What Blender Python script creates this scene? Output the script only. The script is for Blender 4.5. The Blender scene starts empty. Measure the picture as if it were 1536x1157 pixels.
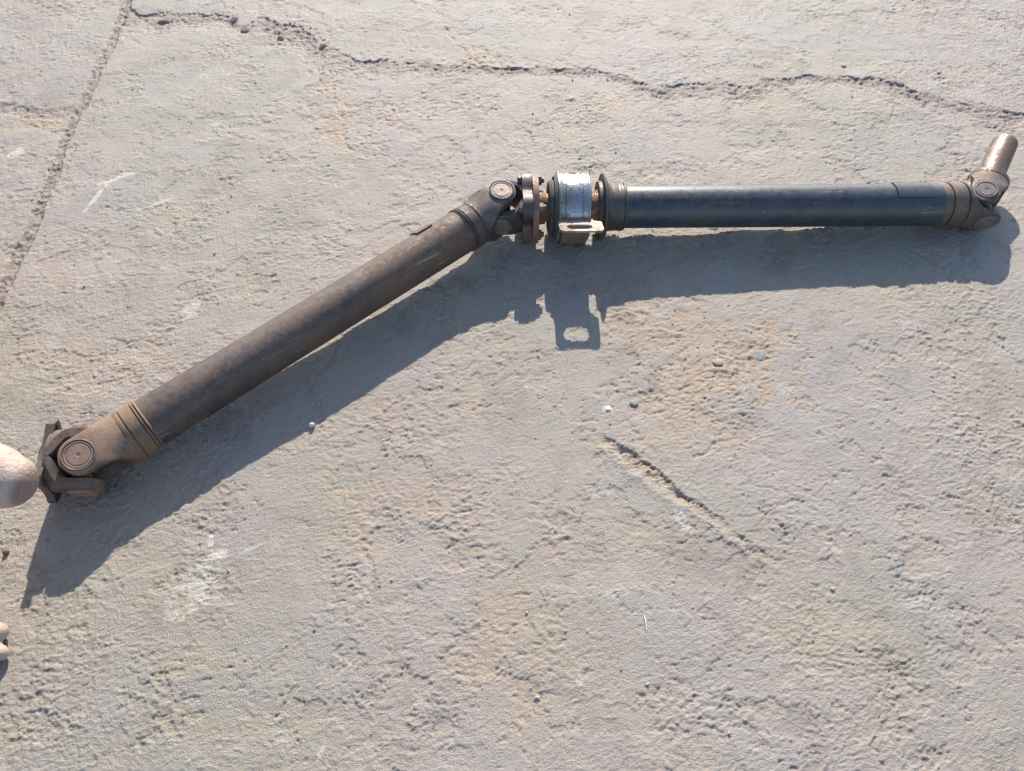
import bpy, math, random
import numpy as np
from mathutils import Vector, Matrix
from mathutils.geometry import tessellate_polygon

# ------------------------------------------------------------------ camera, sky, sun, exposure
scene = bpy.context.scene
col = scene.collection
cam_d = bpy.data.cameras.new('camera')
cam = bpy.data.objects.new('camera', cam_d); col.objects.link(cam)
cam_d.sensor_width = 36.0; cam_d.lens = 27.19
cam_d.clip_start = 0.02; cam_d.clip_end = 200.0
cam.location = (0, 0, 1.0); cam.rotation_euler = (math.radians(35.0), 0, 0)
scene.camera = cam

SUN_EL = math.radians(29.85); SUN_AZ = math.radians(2.67)       # sun stands beyond the shaft, a hair to the right
sun_dir = Vector((math.sin(SUN_AZ)*math.cos(SUN_EL), math.cos(SUN_AZ)*math.cos(SUN_EL), math.sin(SUN_EL)))
world = bpy.data.worlds.new('World'); scene.world = world; world.use_nodes = True
wn = world.node_tree.nodes; wl = world.node_tree.links
bg = wn['Background']; sky = wn.new('ShaderNodeTexSky'); sky.sky_type = 'NISHITA'; sky.sun_disc = False
sky.sun_elevation = SUN_EL; sky.sun_rotation = SUN_AZ
sky.air_density = 1.0; sky.dust_density = 0.6; sky.ozone_density = 1.0
wl.new(sky.outputs[0], bg.inputs[0]); bg.inputs[1].default_value = 0.15
sd = bpy.data.lights.new('sun', 'SUN'); sd.energy = 5.0; sd.angle = math.radians(0.53); sd.color = (1.0, 0.915, 0.80)
so = bpy.data.objects.new('sun', sd); col.objects.link(so)
so.rotation_euler = sun_dir.to_track_quat('Z', 'Y').to_euler(); so.location = (0, 6, 4)
vs = scene.view_settings
vs.view_transform = 'Standard'; vs.look = 'None'; vs.gamma = 1.0; vs.use_curve_mapping = False; vs.exposure = 0.63

# ------------------------------------------------------------------ node helpers
def mat(name):
    m = bpy.data.materials.new(name); m.use_nodes = True
    nt = m.node_tree; b = nt.nodes['Principled BSDF']
    return m, nt, b
class N:
    def __init__(s, nt): s.nt = nt; s.tc = nt.nodes.new('ShaderNodeTexCoord')
    def link(s, a, b): s.nt.links.new(a, b)
    def put(s, sock, v):
        if hasattr(v, 'is_output') or hasattr(v, 'links'): s.link(v, sock)
        else: sock.default_value = v
    def noise(s, scale, detail=4, rough=.55, vec=None, dist=0.0):
        n = s.nt.nodes.new('ShaderNodeTexNoise'); n.inputs['Scale'].default_value = scale
        n.inputs['Detail'].default_value = detail; n.inputs['Roughness'].default_value = rough
        n.inputs['Distortion'].default_value = dist
        s.link(vec or s.tc.outputs['Object'], n.inputs['Vector']); return n.outputs['Fac']
    def voro(s, scale, vec=None, feature='F1'):
        n = s.nt.nodes.new('ShaderNodeTexVoronoi'); n.feature = feature; n.inputs['Scale'].default_value = scale
        s.link(vec or s.tc.outputs['Object'], n.inputs['Vector']); return n.outputs
    def mapr(s, v, a, b, c=0.0, d=1.0):
        n = s.nt.nodes.new('ShaderNodeMapRange'); n.interpolation_type = 'SMOOTHSTEP'
        s.link(v, n.inputs[0])
        for i, x in enumerate((a, b, c, d)): n.inputs[i+1].default_value = x
        return n.outputs[0]
    def math(s, op, a, b=0.0, clamp=False):
        n = s.nt.nodes.new('ShaderNodeMath'); n.operation = op; n.use_clamp = clamp
        s.put(n.inputs[0], a); s.put(n.inputs[1], b); return n.outputs[0]
    def mix(s, f, a, b, mode='MIX'):
        n = s.nt.nodes.new('ShaderNodeMix'); n.data_type = 'RGBA'; n.blend_type = mode; n.clamp_factor = True
        s.put(n.inputs[0], f)
        for k, v in ((6, a), (7, b)):
            if isinstance(v, tuple): n.inputs[k].default_value = (*v, 1.0)
            else: s.link(v, n.inputs[k])
        return n.outputs[2]
    def attr(s, name):
        n = s.nt.nodes.new('ShaderNodeAttribute'); n.attribute_name = name; return n.outputs['Fac']
    def bump(s, h, strength, dist, normal=None):
        n = s.nt.nodes.new('ShaderNodeBump'); n.inputs['Strength'].default_value = strength
        n.inputs['Distance'].default_value = dist; s.link(h, n.inputs['Height'])
        if normal: s.link(normal, n.inputs['Normal'])
        return n.outputs[0]
    def stretch(s, sc, rot=(0, 0, 0)):
        n = s.nt.nodes.new('ShaderNodeMapping'); n.inputs['Scale'].default_value = sc; n.inputs['Rotation'].default_value = rot
        s.link(s.tc.outputs['Object'], n.inputs['Vector']); return n.outputs[0]

# ------------------------------------------------------------------ materials
def ground_mat():
    m, nt, b = mat('rough_concrete'); n = N(nt)
    brown, soil, white, grey = (n.attr(k) for k in ('brown', 'soil', 'white', 'grey'))
    lf = n.noise(5, 4, .6); mf = n.noise(38, 5, .65); ff = n.noise(330, 3, .7); gf = n.noise(1000, 1, .6)
    f = n.math('ADD', n.math('MULTIPLY', lf, .9), n.math('MULTIPLY', mf, .45))
    f = n.mapr(f, .50, .92)
    f = n.math('ADD', n.math('MULTIPLY', f, .75), n.math('MULTIPLY', brown, .7)); f = n.math('SUBTRACT', f, n.math('MULTIPLY', grey, .45), True)
    c = n.mix(f, (.318, .292, .260), (.358, .304, .240))
    c = n.mix(n.mapr(n.noise(13, 3, .6), .50, .72, 0, .6), c, (.335, .288, .268))          # mauve tint of the paste
    c = n.mix(n.mapr(lf, .45, .30, 0, .25), c, (.300, .292, .272))                           # bluish stones showing
    c = n.mix(n.math('MULTIPLY', brown, n.mapr(mf, .3, .65, .35, .9)), c, (.372, .284, .204))
    c = n.mix(n.mapr(mf, .58, .76, 0, .22), c, (.47, .44, .41))
    c = n.mix(n.mapr(ff, .42, .28, 0, .32), c, (.20, .175, .155))
    c = n.mix(n.mapr(ff, .60, .74, 0, .38), c, (.52, .49, .46))
    c = n.mix(n.mapr(gf, .62, .78, 0, .60), c, (.56, .54, .51))
    c = n.mix(n.mapr(gf, .38, .24, 0, .55), c, (.16, .145, .13))
    vo = n.voro(34); vcs = nt.nodes.new('ShaderNodeSeparateColor'); nt.links.new(vo['Color'], vcs.inputs[0])
    ag = n.math('MULTIPLY', n.mapr(n.math('ADD', vo['Distance'], n.math('MULTIPLY', ff, .3)), .52, .44), n.mapr(vcs.outputs[0], .90, .92))
    c = n.mix(n.math('MULTIPLY', ag, .55), c, n.mix(vcs.outputs[1], (.25, .262, .255), (.36, .30, .25)))   # exposed aggregate
    stn = n.noise(8.5, 6, .68, None, .6)
    c = n.mix(n.mapr(stn, .47, .34, 0, .5), c, (.235, .205, .182))                      # old dark stains
    c = n.mix(n.mapr(stn, .55, .70, 0, .45), c, (.400, .378, .350))                     # paler scoured areas
    tn = n.noise(2.3, 4, .62)
    c = n.mix(n.mapr(tn, .44, .60), n.mix(1.0, c, (1.01, .978, .985), 'MULTIPLY'), n.mix(1.0, c, (.955, .955, .915), 'MULTIPLY'))   # broad mauve and olive zones
    sc = n.mix(mf, (.235, .188, .160), (.320, .262, .225))
    c = n.mix(soil, c, sc)
    w = n.math('MULTIPLY', white, n.mapr(ff, .34, .58, .30, .85))
    c = n.mix(w, c, (.62, .59, .53))
    nt.links.new(c, b.inputs['Base Color'])
    b.inputs['Roughness'].default_value = .60; b.inputs['Specular IOR Level'].default_value = .48
    gr = n.voro(520)['Distance']                                                    # sand grains standing proud of the paste
    h = n.math('ADD', n.math('MULTIPLY', ff, .65), n.math('ADD', n.math('MULTIPLY', gf, .5), n.math('MULTIPLY', gr, -.22)))
    nt.links.new(n.bump(h, .8, .0030), b.inputs['Normal'])
    return m

def metal_mat(name, base, second, rust, rust_amt, metallic, rough, grain=1.0, dust=.25, dust_col=(.30, .265, .23), streak=None, dent=.25):
    m, nt, b = mat(name); n = N(nt)
    a = n.noise(26*grain, 6, .65); d = n.noise(150*grain, 4, .7); e = n.noise(9*grain, 4, .6); g = n.noise(600, 2, .6)
    c = n.mix(n.mapr(a, .35, .68), base, second)
    rm = n.math('ADD', n.math('MULTIPLY', e, .6), n.math('MULTIPLY', d, .45))
    t = .78 - rust_amt*.5
    rf = n.mapr(rm, t-.06, t+.10)
    c = n.mix(rf, c, n.mix(d, rust, tuple(x*.55 for x in rust)))
    geo = nt.nodes.new('ShaderNodeNewGeometry'); sx = nt.nodes.new('ShaderNodeSeparateXYZ'); nt.links.new(geo.outputs['Normal'], sx.inputs[0])
    upf = n.mapr(sx.outputs[2], .1, .95)                          # settled dust on upward faces
    df = n.math('MULTIPLY', n.math('MULTIPLY', upf, n.mapr(n.noise(85, 6, .75), .30, .66)), dust)
    df = n.math('ADD', df, n.math('MULTIPLY', n.mapr(g, .6, .75), dust*.5))
    c = n.mix(df, c, dust_col)
    if streak:
        mp = nt.nodes.new('ShaderNodeMapping'); mp.vector_type = 'TEXTURE'; mp.inputs['Rotation'].default_value = (0, 0, math.radians(streak)); mp.inputs['Scale'].default_value = (1, .06, .06)
        nt.links.new(n.tc.outputs['Object'], mp.inputs['Vector'])
        st = n.noise(16, 4, .65, mp.outputs[0]); sm_ = n.mapr(n.noise(11, 3, .6), .48, .68)
        c = n.mix(n.math('MULTIPLY', n.mapr(st, .57, .66, 0, .55), sm_), c, (.36, .33, .31))
        c = n.mix(n.math('MULTIPLY', n.mapr(st, .42, .34, 0, .5), sm_), c, tuple(x*.55 for x in base))
    vz = n.voro(75); sc = n.math('MULTIPLY', n.mapr(vz['Distance'], .12, .04), n.mapr(n.noise(18, 3), .58, .66))
    c = n.mix(n.math('MULTIPLY', sc, .6), c, (.5, .48, .46))
    nt.links.new(c, b.inputs['Base Color'])
    nt.links.new(n.math('MULTIPLY', n.math('SUBTRACT', 1.0, n.math('MAXIMUM', rf, df), True), metallic), b.inputs['Metallic'])
    r = n.math('ADD', n.math('MULTIPLY', n.math('MAXIMUM', rf, df), .25), n.mapr(d, .3, .7, rough-.1, rough+.12), True)
    nt.links.new(r, b.inputs['Roughness'])
    h = n.math('ADD', n.math('MULTIPLY', a, .6), n.math('ADD', n.math('MULTIPLY', d, .35), n.math('MULTIPLY', rf, .25)))
    nt.links.new(n.bump(h, dent, .0022), b.inputs['Normal'])
    return m

M = {}
M['ground'] = ground_mat()
M['brown_tube'] = metal_mat('browned_steel', (.056, .044, .045), (.086, .065, .061), (.15, .086, .058), .58, .30, .52, dust=.22, streak=38, dent=.12)
M['blue_tube'] = metal_mat('blue_black_paint', (.034, .042, .052), (.050, .058, .068), (.15, .115, .09), .24, .05, .36, dust=.16, dust_col=(.24, .235, .23), streak=2, dent=.10)
M['yoke'] = metal_mat('dark_forged_steel', (.070, .057, .053), (.11, .090, .082), (.20, .12, .08), .48, .32, .54, 1.6, dust=.3)
M['rusty_yoke'] = metal_mat('rusty_forged_steel', (.085, .064, .057), (.14, .105, .092), (.26, .15, .09), .62, .25, .58, 1.8, dust=.3)
M['flange'] = metal_mat('greasy_flange_steel', (.055, .047, .045), (.09, .075, .07), (.23, .13, .085), .38, .3, .5, 1.5, dust=.2)
M['rust'] = metal_mat('tan_rust', (.34, .20, .115), (.42, .28, .18), (.24, .11, .055), .55, .15, .6, 1.5, dust=.25)
M['rim'] = metal_mat('red_rust', (.17, .095, .07), (.24, .14, .10), (.28, .14, .08), .5, .2, .6, 1.5, dust=.2)
M['silver'] = metal_mat('zinc_plated_steel', (.46, .47, .47), (.30, .30, .29), (.17, .13, .095), .42, .95, .24, 1.9, dust=.10, dust_col=(.3, .28, .25))
M['bracket'] = metal_mat('dusty_zinc_bracket', (.28, .24, .20), (.34, .29, .25), (.22, .14, .085), .5, .45, .55, 1.8, dust=.4, dust_col=(.46, .39, .33))
M['rubber'] = metal_mat('perished_rubber', (.042, .040, .040), (.07, .066, .062), (.10, .085, .07), .3, 0, .75, 1.2, dust=.3)
M['bolt'] = metal_mat('weathered_bolt_steel', (.11, .092, .085), (.17, .145, .13), (.24, .14, .09), .45, .35, .55, 2, dust=.35)
M['cap'] = metal_mat('worn_bearing_cap_steel', (.15, .125, .115), (.22, .18, .16), (.28, .18, .12), .45, .45, .46, 2, dust=.3)
M['worn_cap'] = metal_mat('rusty_bearing_cap_steel', (.26, .17, .13), (.34, .24, .19), (.33, .19, .12), .5, .3, .5, 2, dust=.3)
M['under'] = metal_mat('dull_brown_bracket', (.12, .10, .08), (.17, .145, .115), (.2, .13, .08), .4, .2, .6, 1.4, dust=.3)
M['slip'] = metal_mat('worn_slip_yoke_steel', (.070, .060, .055), (.115, .098, .088), (.19, .115, .075), .46, .35, .52, 2.0, dust=.18)
M['stub'] = metal_mat('polished_splined_steel', (.33, .29, .265), (.22, .165, .14), (.22, .115, .065), .58, .85, .32, 2.8, dust=.05)

# ------------------------------------------------------------------ mesh helpers
def tag(o, label, cat=None, group=None, kind=None):
    o['label'] = label
    if cat: o['category'] = cat
    if group: o['group'] = group
    if kind: o['kind'] = kind
    return o
def mesh_obj(name, V, Fc, material, parent=None, origin=(0, 0, 0), smooth=True, angle=34):
    me = bpy.data.meshes.new(name)
    og = Vector(origin)
    me.from_pydata([tuple(Vector(v)-og) for v in V], [], Fc); me.validate(); me.update()
    if smooth:
        me.polygons.foreach_set('use_smooth', [True]*len(me.polygons))
        me.set_sharp_from_angle(angle=math.radians(angle))
    if material: me.materials.append(material)
    o = bpy.data.objects.new(name, me); col.objects.link(o)
    if parent: o.parent = parent
    else: o.location = og
    return o
def basis(axis, hint):
    a = Vector(axis).normalized(); h = Vector(hint); c = (h - a*h.dot(a)).normalized(); return a, c, a.cross(c)
def lathe(prof, o, axis, n=56, hint=(0, 0, 1), caps=True):
    a, c, w = basis(axis, hint); o = Vector(o); V = []; Fc = []
    for (d, r) in prof:
        for i in range(n):
            t = 2*math.pi*i/n
            V.append(o + a*d + c*(r*math.cos(t)) + w*(r*math.sin(t)))
    for k in range(len(prof)-1):
        for i in range(n):
            j = (i+1) % n
            Fc.append((k*n+i, k*n+j, (k+1)*n+j, (k+1)*n+i))
    if caps:
        Fc.append(tuple(reversed(range(n)))); Fc.append(tuple(range((len(prof)-1)*n, len(prof)*n)))
    return V, Fc
def rounded(x0, x1, r, b=.0012):
    return [(x0, r-b), (x0+b*.3, r-b*.3), (x0+b, r), (x1-b, r), (x1-b*.3, r-b*.3), (x1, r-b)]
def merge(*parts):
    V = []; Fc = []
    for v, f in parts:
        k = len(V); V += list(v); Fc += [tuple(i+k for i in q) for q in f]
    return V, Fc
def plate(outer, holes, thick, o, axis, hint, bev=.0008):
    """flat plate in the plane normal to axis, outline in (c, w) coordinates, real holes through it"""
    a, c, w = basis(axis, hint); o = Vector(o)
    loops = [outer] + holes
    flat = [p for l in loops for p in l]
    tris = tessellate_polygon([[Vector((x, y, 0)) for x, y in l] for l in loops])
    P = lambda x, y, d: o + c*x + w*y + a*d
    nb = len(flat); V = [P(x, y, thick/2) for x, y in flat] + [P(x, y, -thick/2) for x, y in flat]
    Fc = []
    for t in tris:
        i, j, k = t
        ar = (flat[j][0]-flat[i][0])*(flat[k][1]-flat[i][1])-(flat[j][1]-flat[i][1])*(flat[k][0]-flat[i][0])
        if ar < 0: i, j, k = k, j, i
        Fc.append((i, j, k)); Fc.append((i+nb, k+nb, j+nb))
    s = 0
    for l in loops:
        m = len(l)
        for q in range(m):
            x, y = s+q, s+(q+1) % m
            Fc.append((x, x+nb, y+nb, y))
        s += m
    return V, Fc
def ring(r, n=16, x=0, y=0): return [(x+r*math.cos(2*math.pi*i/n), y+r*math.sin(2*math.pi*i/n)) for i in range(n)]
def sstep(a, b, x):
    t = min(1, max(0, (x-a)/(b-a))); return t*t*(3-2*t)
def yoke(center, axis, cdir, L, rb, re=.0245, rout=.044, rin=.027, hub=.012, sides=(1, -1), neck=1.0):
    """forged fork: solid hub of radius rb at -L, two ears along +-cdir whose round eyes sit at center"""
    a, c, w = basis(axis, cdir); o = Vector(center)
    ts = []
    k = 22
    for i in range(k+1): ts.append(-L + L*i/k)
    for i in range(1, 13): ts.append(re*math.sin(math.pi/2*i/12.3))
    parts = []
    for s in sides:
        V = []; Fc = []; m = 15
        for t in ts:
            f = sstep(-L, -re*.35, t)
            if t <= 0: hw = rb*.985*(1-f)+re*f; hw *= 1-(1-neck)*math.sin(math.pi*f)
            else: hw = math.sqrt(max(re*re-t*t, 1e-9))
            ro = rb*(1-f)+rout*f
            ri = rin*sstep(-L+hub, -L+hub+.5*(L-hub), t)
            top = []; bot = []
            for q in range(m):
                u = hw*math.sin(math.pi*(q/(m-1)-.5)); un = u/max(hw, 1e-6)
                circ = math.sqrt(max(ro*ro-u*u, 0)); fl = ro
                h = circ*(1-f)+fl*f
                h = max(h, ri+.0005)
                h -= (h-ri)*.16*abs(un)**5*f
                top.append(o + a*t + w*u + c*(s*h)); bot.append(o + a*t + w*u + c*(s*(ri+(h-ri)*.10*abs(un)**5*f)))
            V += top + list(reversed(bot))
        n2 = 2*m
        for r in range(len(ts)-1):
            for i in range(n2):
                j = (i+1) % n2
                q = (r*n2+i, r*n2+j, (r+1)*n2+j, (r+1)*n2+i)
                Fc.append(q if s < 0 else tuple(reversed(q)))
        e0 = tuple(range(n2)); e1 = tuple(range((len(ts)-1)*n2, len(ts)*n2))
        Fc.append(e0 if s > 0 else tuple(reversed(e0))); Fc.append(tuple(reversed(e1)) if s > 0 else e1)
        parts.append((V, Fc))
    return merge(*parts)
def cap_mesh(center, cdir, r=.0195, rout=.044, plain=True):
    # pressed bearing cup: rim groove, raised ring, shallow dish with a centre dimple
    p = [(rout-.012, r), (rout+.0006, r), (rout+.0012, r-.0006), (rout+.0012, r-.0020), (rout+.0002, r-.0026), (rout+.0002, r-.0040),
         (rout+.0010, r-.0048), (rout+.0010, r*.52), (rout+.0004, r*.47), (rout+.0004, r*.40), (rout+.0010, r*.36), (rout+.0010, r*.16), (rout+.0001, r*.10), (rout+.0001, .0004)]
    if plain: p = p[:7]+[(rout+.0010, r*.17), (rout+.0002, r*.13), (rout+.0002, r*.07), (rout+.0008, .0004)]
    return lathe(p, center, cdir, 40)
def snap_ring(center, cdir, r=.0222, rout=.044):
    p = [(rout-.001, r-.0016), (rout+.0014, r-.0014), (rout+.0018, r-.0006), (rout+.0014, r+.0004), (rout-.001, r+.0006)]
    return lathe(p, center, cdir, 40, caps=False)
def hexnut(o, axis, r, h, hint=(0, 0, 1)):
    V, Fc = lathe([(0, r), (h*.86, r), (h, r*.86)], o, axis, 6, hint); return V, Fc
def curved_plate(o, axis, hint, d0, d1, t0, t1, r0, r1, n=14, m=3):
    """a strip bent round the axis; angle 0 = hint, growing towards axis x hint"""
    a, c, w = basis(axis, hint); o = Vector(o); V = []; Fc = []
    for k in range(m+1):
        d = d0+(d1-d0)*k/m
        for r in (r0, r1):
            for i in range(n+1):
                t = t0+(t1-t0)*i/n
                V.append(o+a*d+c*(r*math.cos(t))+w*(r*math.sin(t)))
    s = 2*(n+1); N1 = n+1
    for k in range(m):
        for i in range(n):
            b = k*s
            Fc.append((b+N1+i, b+N1+i+1, b+s+N1+i+1, b+s+N1+i)); Fc.append((b+i+1, b+i, b+s+i, b+s+i+1))
        b = k*s
        Fc.append((b, b+N1, b+s+N1, b+s)); Fc.append((b+n, b+s+n, b+s+N1+n, b+N1+n))
    for b, fl in ((0, 1), (m*s, 0)):
        for i in range(n):
            q = (b+i, b+i+1, b+N1+i+1, b+N1+i); Fc.append(q if fl else tuple(reversed(q)))
    return V, Fc

# ------------------------------------------------------------------ ground: soil bed and three worn concrete slabs
JOINT = [(-0.9481,1.9358),(-0.9304,1.8271),(-0.9266,1.7479),(-0.9156,1.6428),(-0.9136,1.5520),(-0.9094,1.4545),(-0.9090,1.3743),(-0.9073,1.2985),(-0.8964,1.2068),(-0.8931,1.1303),(-0.8857,1.0494),(-0.8853,0.9817),(-0.8820,0.9098),(-0.8815,0.7781)]
CRACK = [(-0.9318,1.7768),(-0.8716,1.7594),(-0.8228,1.7537),(-0.7620,1.7623),(-0.6903,1.7594),(-0.6284,1.7252),(-0.5983,1.7309),(-0.5402,1.7112),(-0.4914,1.6973),(-0.4533,1.6482),(-0.4092,1.6032),(-0.3531,1.5723),(-0.2938,1.5723),(-0.2336,1.5621),(-0.1746,1.5646),(-0.1151,1.5570),(-0.0486,1.5520),(0.0324,1.5495),(0.1207,1.5495),(0.1720,1.5444),(0.2361,1.5196),(0.2836,1.4831),(0.3177,1.4664),(0.3771,1.4831),(0.4354,1.4879),(0.5050,1.4735),(0.5535,1.5024),(0.6135,1.5122),(0.6952,1.5196),(0.7715,1.5049),(0.8371,1.4807),(0.8830,1.4428),(0.9462,1.4196),(0.9929,1.3923),(1.0642,1.3743),(1.1695,1.3479),(6,.9),(20,.5)]
CRACK_W = [(-.93,.030),(-.82,.028),(-.70,.024),(-.62,.022),(-.52,.034),(-.44,.030),(-.36,.022),(-.2,.014),(-.08,.020),(.05,.009),(.2,.010),(.3,.018),(.42,.022),(.52,.022),(.6,.012),(.75,.013),(.88,.018),(1.0,.024),(1.2,.024),(20,.024)]
BROWN = [(-0.517,1.664,0.084,0.060,-10,1.00),(-0.370,1.420,0.042,0.209,15,0.70),(-0.274,1.374,0.049,0.101,0,0.60),(-0.064,1.585,0.052,0.090,-30,0.90),(0.444,1.447,0.128,0.043,0,0.90),(0.185,1.408,0.098,0.103,0,0.40),(0.316,0.758,0.200,0.130,0,1.00),(0.200,0.820,0.095,0.075,0,0.90),(0.26,0.66,0.12,0.07,0,0.6),(-0.999,1.386,0.111,0.052,0,0.90),(-0.319,0.982,0.026,0.050,0,0.60),(0.230,0.577,0.089,0.057,0,0.35),(-0.605,0.724,0.085,0.082,0,0.30),(-0.237,1.420,0.225,0.069,0,0.50),(0.052,0.269,0.210,0.098,0,0.35),(-0.064,0.469,0.188,0.102,0,0.40),(0.366,0.285,0.169,0.051,0,0.25),(-0.338,0.206,0.097,0.039,0,0.30),(-0.718,0.778,0.109,0.087,0,0.25),(-0.121,0.648,0.164,0.073,0,0.35)]
GREY = [(-0.597,1.330,0.218,0.265,0,0.80),(0.509,1.670,0.613,0.124,0,0.70),(0.709,1.267,0.267,0.128,0,0.70),(-0.091,1.288,0.215,0.126,0,0.50),(-0.166,0.191,0.096,0.037,0,0.70),(-0.367,0.269,0.101,0.067,0,0.60),(-0.006,0.176,0.048,0.029,0,0.90),(0.557,0.354,0.123,0.113,0,0.70),(0.311,0.221,0.090,0.071,0,0.70),(0.273,0.533,0.116,0.066,0,0.60),(0.474,0.648,0.144,0.100,0,0.50),(-0.501,0.354,0.106,0.065,0,0.40)]
WHITE = [(-0.788,1.149,0.005,0.059,-15,1.00),(-0.779,1.183,0.028,0.008,30,0.90),(-0.758,1.203,0.023,0.006,15,0.80),(-0.672,1.121,0.038,0.008,35,0.50),(-0.990,1.267,0.019,0.015,35,0.80),(-0.400,0.418,0.013,0.007,0,1.00),(-0.356,0.429,0.028,0.004,25,0.80),(-0.416,0.434,0.004,0.012,15,0.90),(-0.417,0.373,0.031,0.047,-10,0.55),(0.239,0.475,0.011,0.031,15,0.60),(0.249,0.454,0.005,0.015,20,0.60),(0.148,0.657,0.009,0.007,-10,1.00),(-0.544,0.849,0.016,0.024,0,0.60),(-0.616,1.363,0.011,0.007,10,0.60),(-0.227,0.169,0.004,0.013,-20,0.60),(0.427,0.694,0.017,0.013,0,0.40),(0.131,0.511,0.021,0.006,10,0.50),(0.085,0.251,0.007,0.008,0,0.60),(0.023,0.698,0.004,0.004,0,0.50),(0.439,0.431,0.018,0.004,-40,0.50),(-0.237,0.269,0.004,0.003,0,0.50)]
HAIRLINES = [(0.0016, 0.0060, [(-0.5024, 1.6698), (-0.4548, 1.5774), (-0.4190, 1.5345), (-0.3918, 1.4428), (-0.3632, 1.3968), (-0.3438, 1.3197), (-0.3103, 1.2306)]),
             (0.0024, 0.0070, [(-0.1556, 1.7196), (-0.1184, 1.6428), (-0.0942, 1.5954), (-0.0441, 1.5444)]),
             (0.0009, 0.0060, [(-0.2342, 0.5048), (-0.2048, 0.4294), (-0.1923, 0.3725), (-0.1489, 0.2825)]),
             (0.0008, 0.0040, [(0.4211, 0.7441), (0.4700, 0.6983), (0.5423, 0.6729)]),
             (0.0016, 0.0050, [(0.2682, 0.5660), (0.3065, 0.5911), (0.3440, 0.6063)]),
             (0.0014, 0.0040, [(-0.4362, 0.2588), (-0.3926, 0.2685), (-0.3582, 0.2645)])]
rng = np.random.RandomState(7)
PERM = rng.permutation(256).astype(np.int32); PERM = np.concatenate([PERM, PERM])
GA = rng.rand(256).astype(np.float32)*2*np.pi; GX = np.cos(GA); GY = np.sin(GA)
def pn(x, y, freq, seed=0, ang=0.0, sx=1.0):
    if ang or sx != 1.0:
        ca, sa = math.cos(ang), math.sin(ang); x, y = (x*ca+y*sa)*sx, -x*sa+y*ca
    x = x*freq + seed*17.31; y = y*freq + seed*5.77
    xi = np.floor(x); yi = np.floor(y); fx = (x-xi).astype(np.float32); fy = (y-yi).astype(np.float32)
    xi = xi.astype(np.int64) & 255; yi = yi.astype(np.int64) & 255; x1 = (xi+1) & 255; y1 = (yi+1) & 255
    u = fx*fx*fx*(fx*(fx*6-15)+10); v = fy*fy*fy*(fy*(fy*6-15)+10)
    h00 = PERM[PERM[xi]+yi]; h10 = PERM[PERM[x1]+yi]; h01 = PERM[PERM[xi]+y1]; h11 = PERM[PERM[x1]+y1]
    a = GX[h00]*fx+GY[h00]*fy; b = GX[h10]*(fx-1)+GY[h10]*fy; c = GX[h01]*fx+GY[h01]*(fy-1); d = GX[h11]*(fx-1)+GY[h11]*(fy-1)
    return ((a+u*(b-a))*(1-v)+(c+u*(d-c))*v)*1.5
def ss(a, b, x):
    t = np.clip((x-a)/(b-a), 0, 1); return t*t*(3-2*t)
def ell(X, Y, lst, wob, hard):
    out = np.zeros_like(X)
    for (x, y, rx, ry, ang, st) in lst:
        R = max(rx, ry)*2.3
        sel = np.nonzero((np.abs(X-x) < R) & (np.abs(Y-y) < R))
        if len(sel[0]) == 0: continue
        t = math.radians(ang); dx = X[sel]-x; dy = Y[sel]-y
        u = (dx*math.cos(t)+dy*math.sin(t))/rx; v = (-dx*math.sin(t)+dy*math.cos(t))/ry
        q = 1-np.sqrt(u*u+v*v)+np.clip(wob[sel], -.9, .9)
        out[sel] = np.maximum(out[sel], ss(0, hard, q)*st)
    return out
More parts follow.
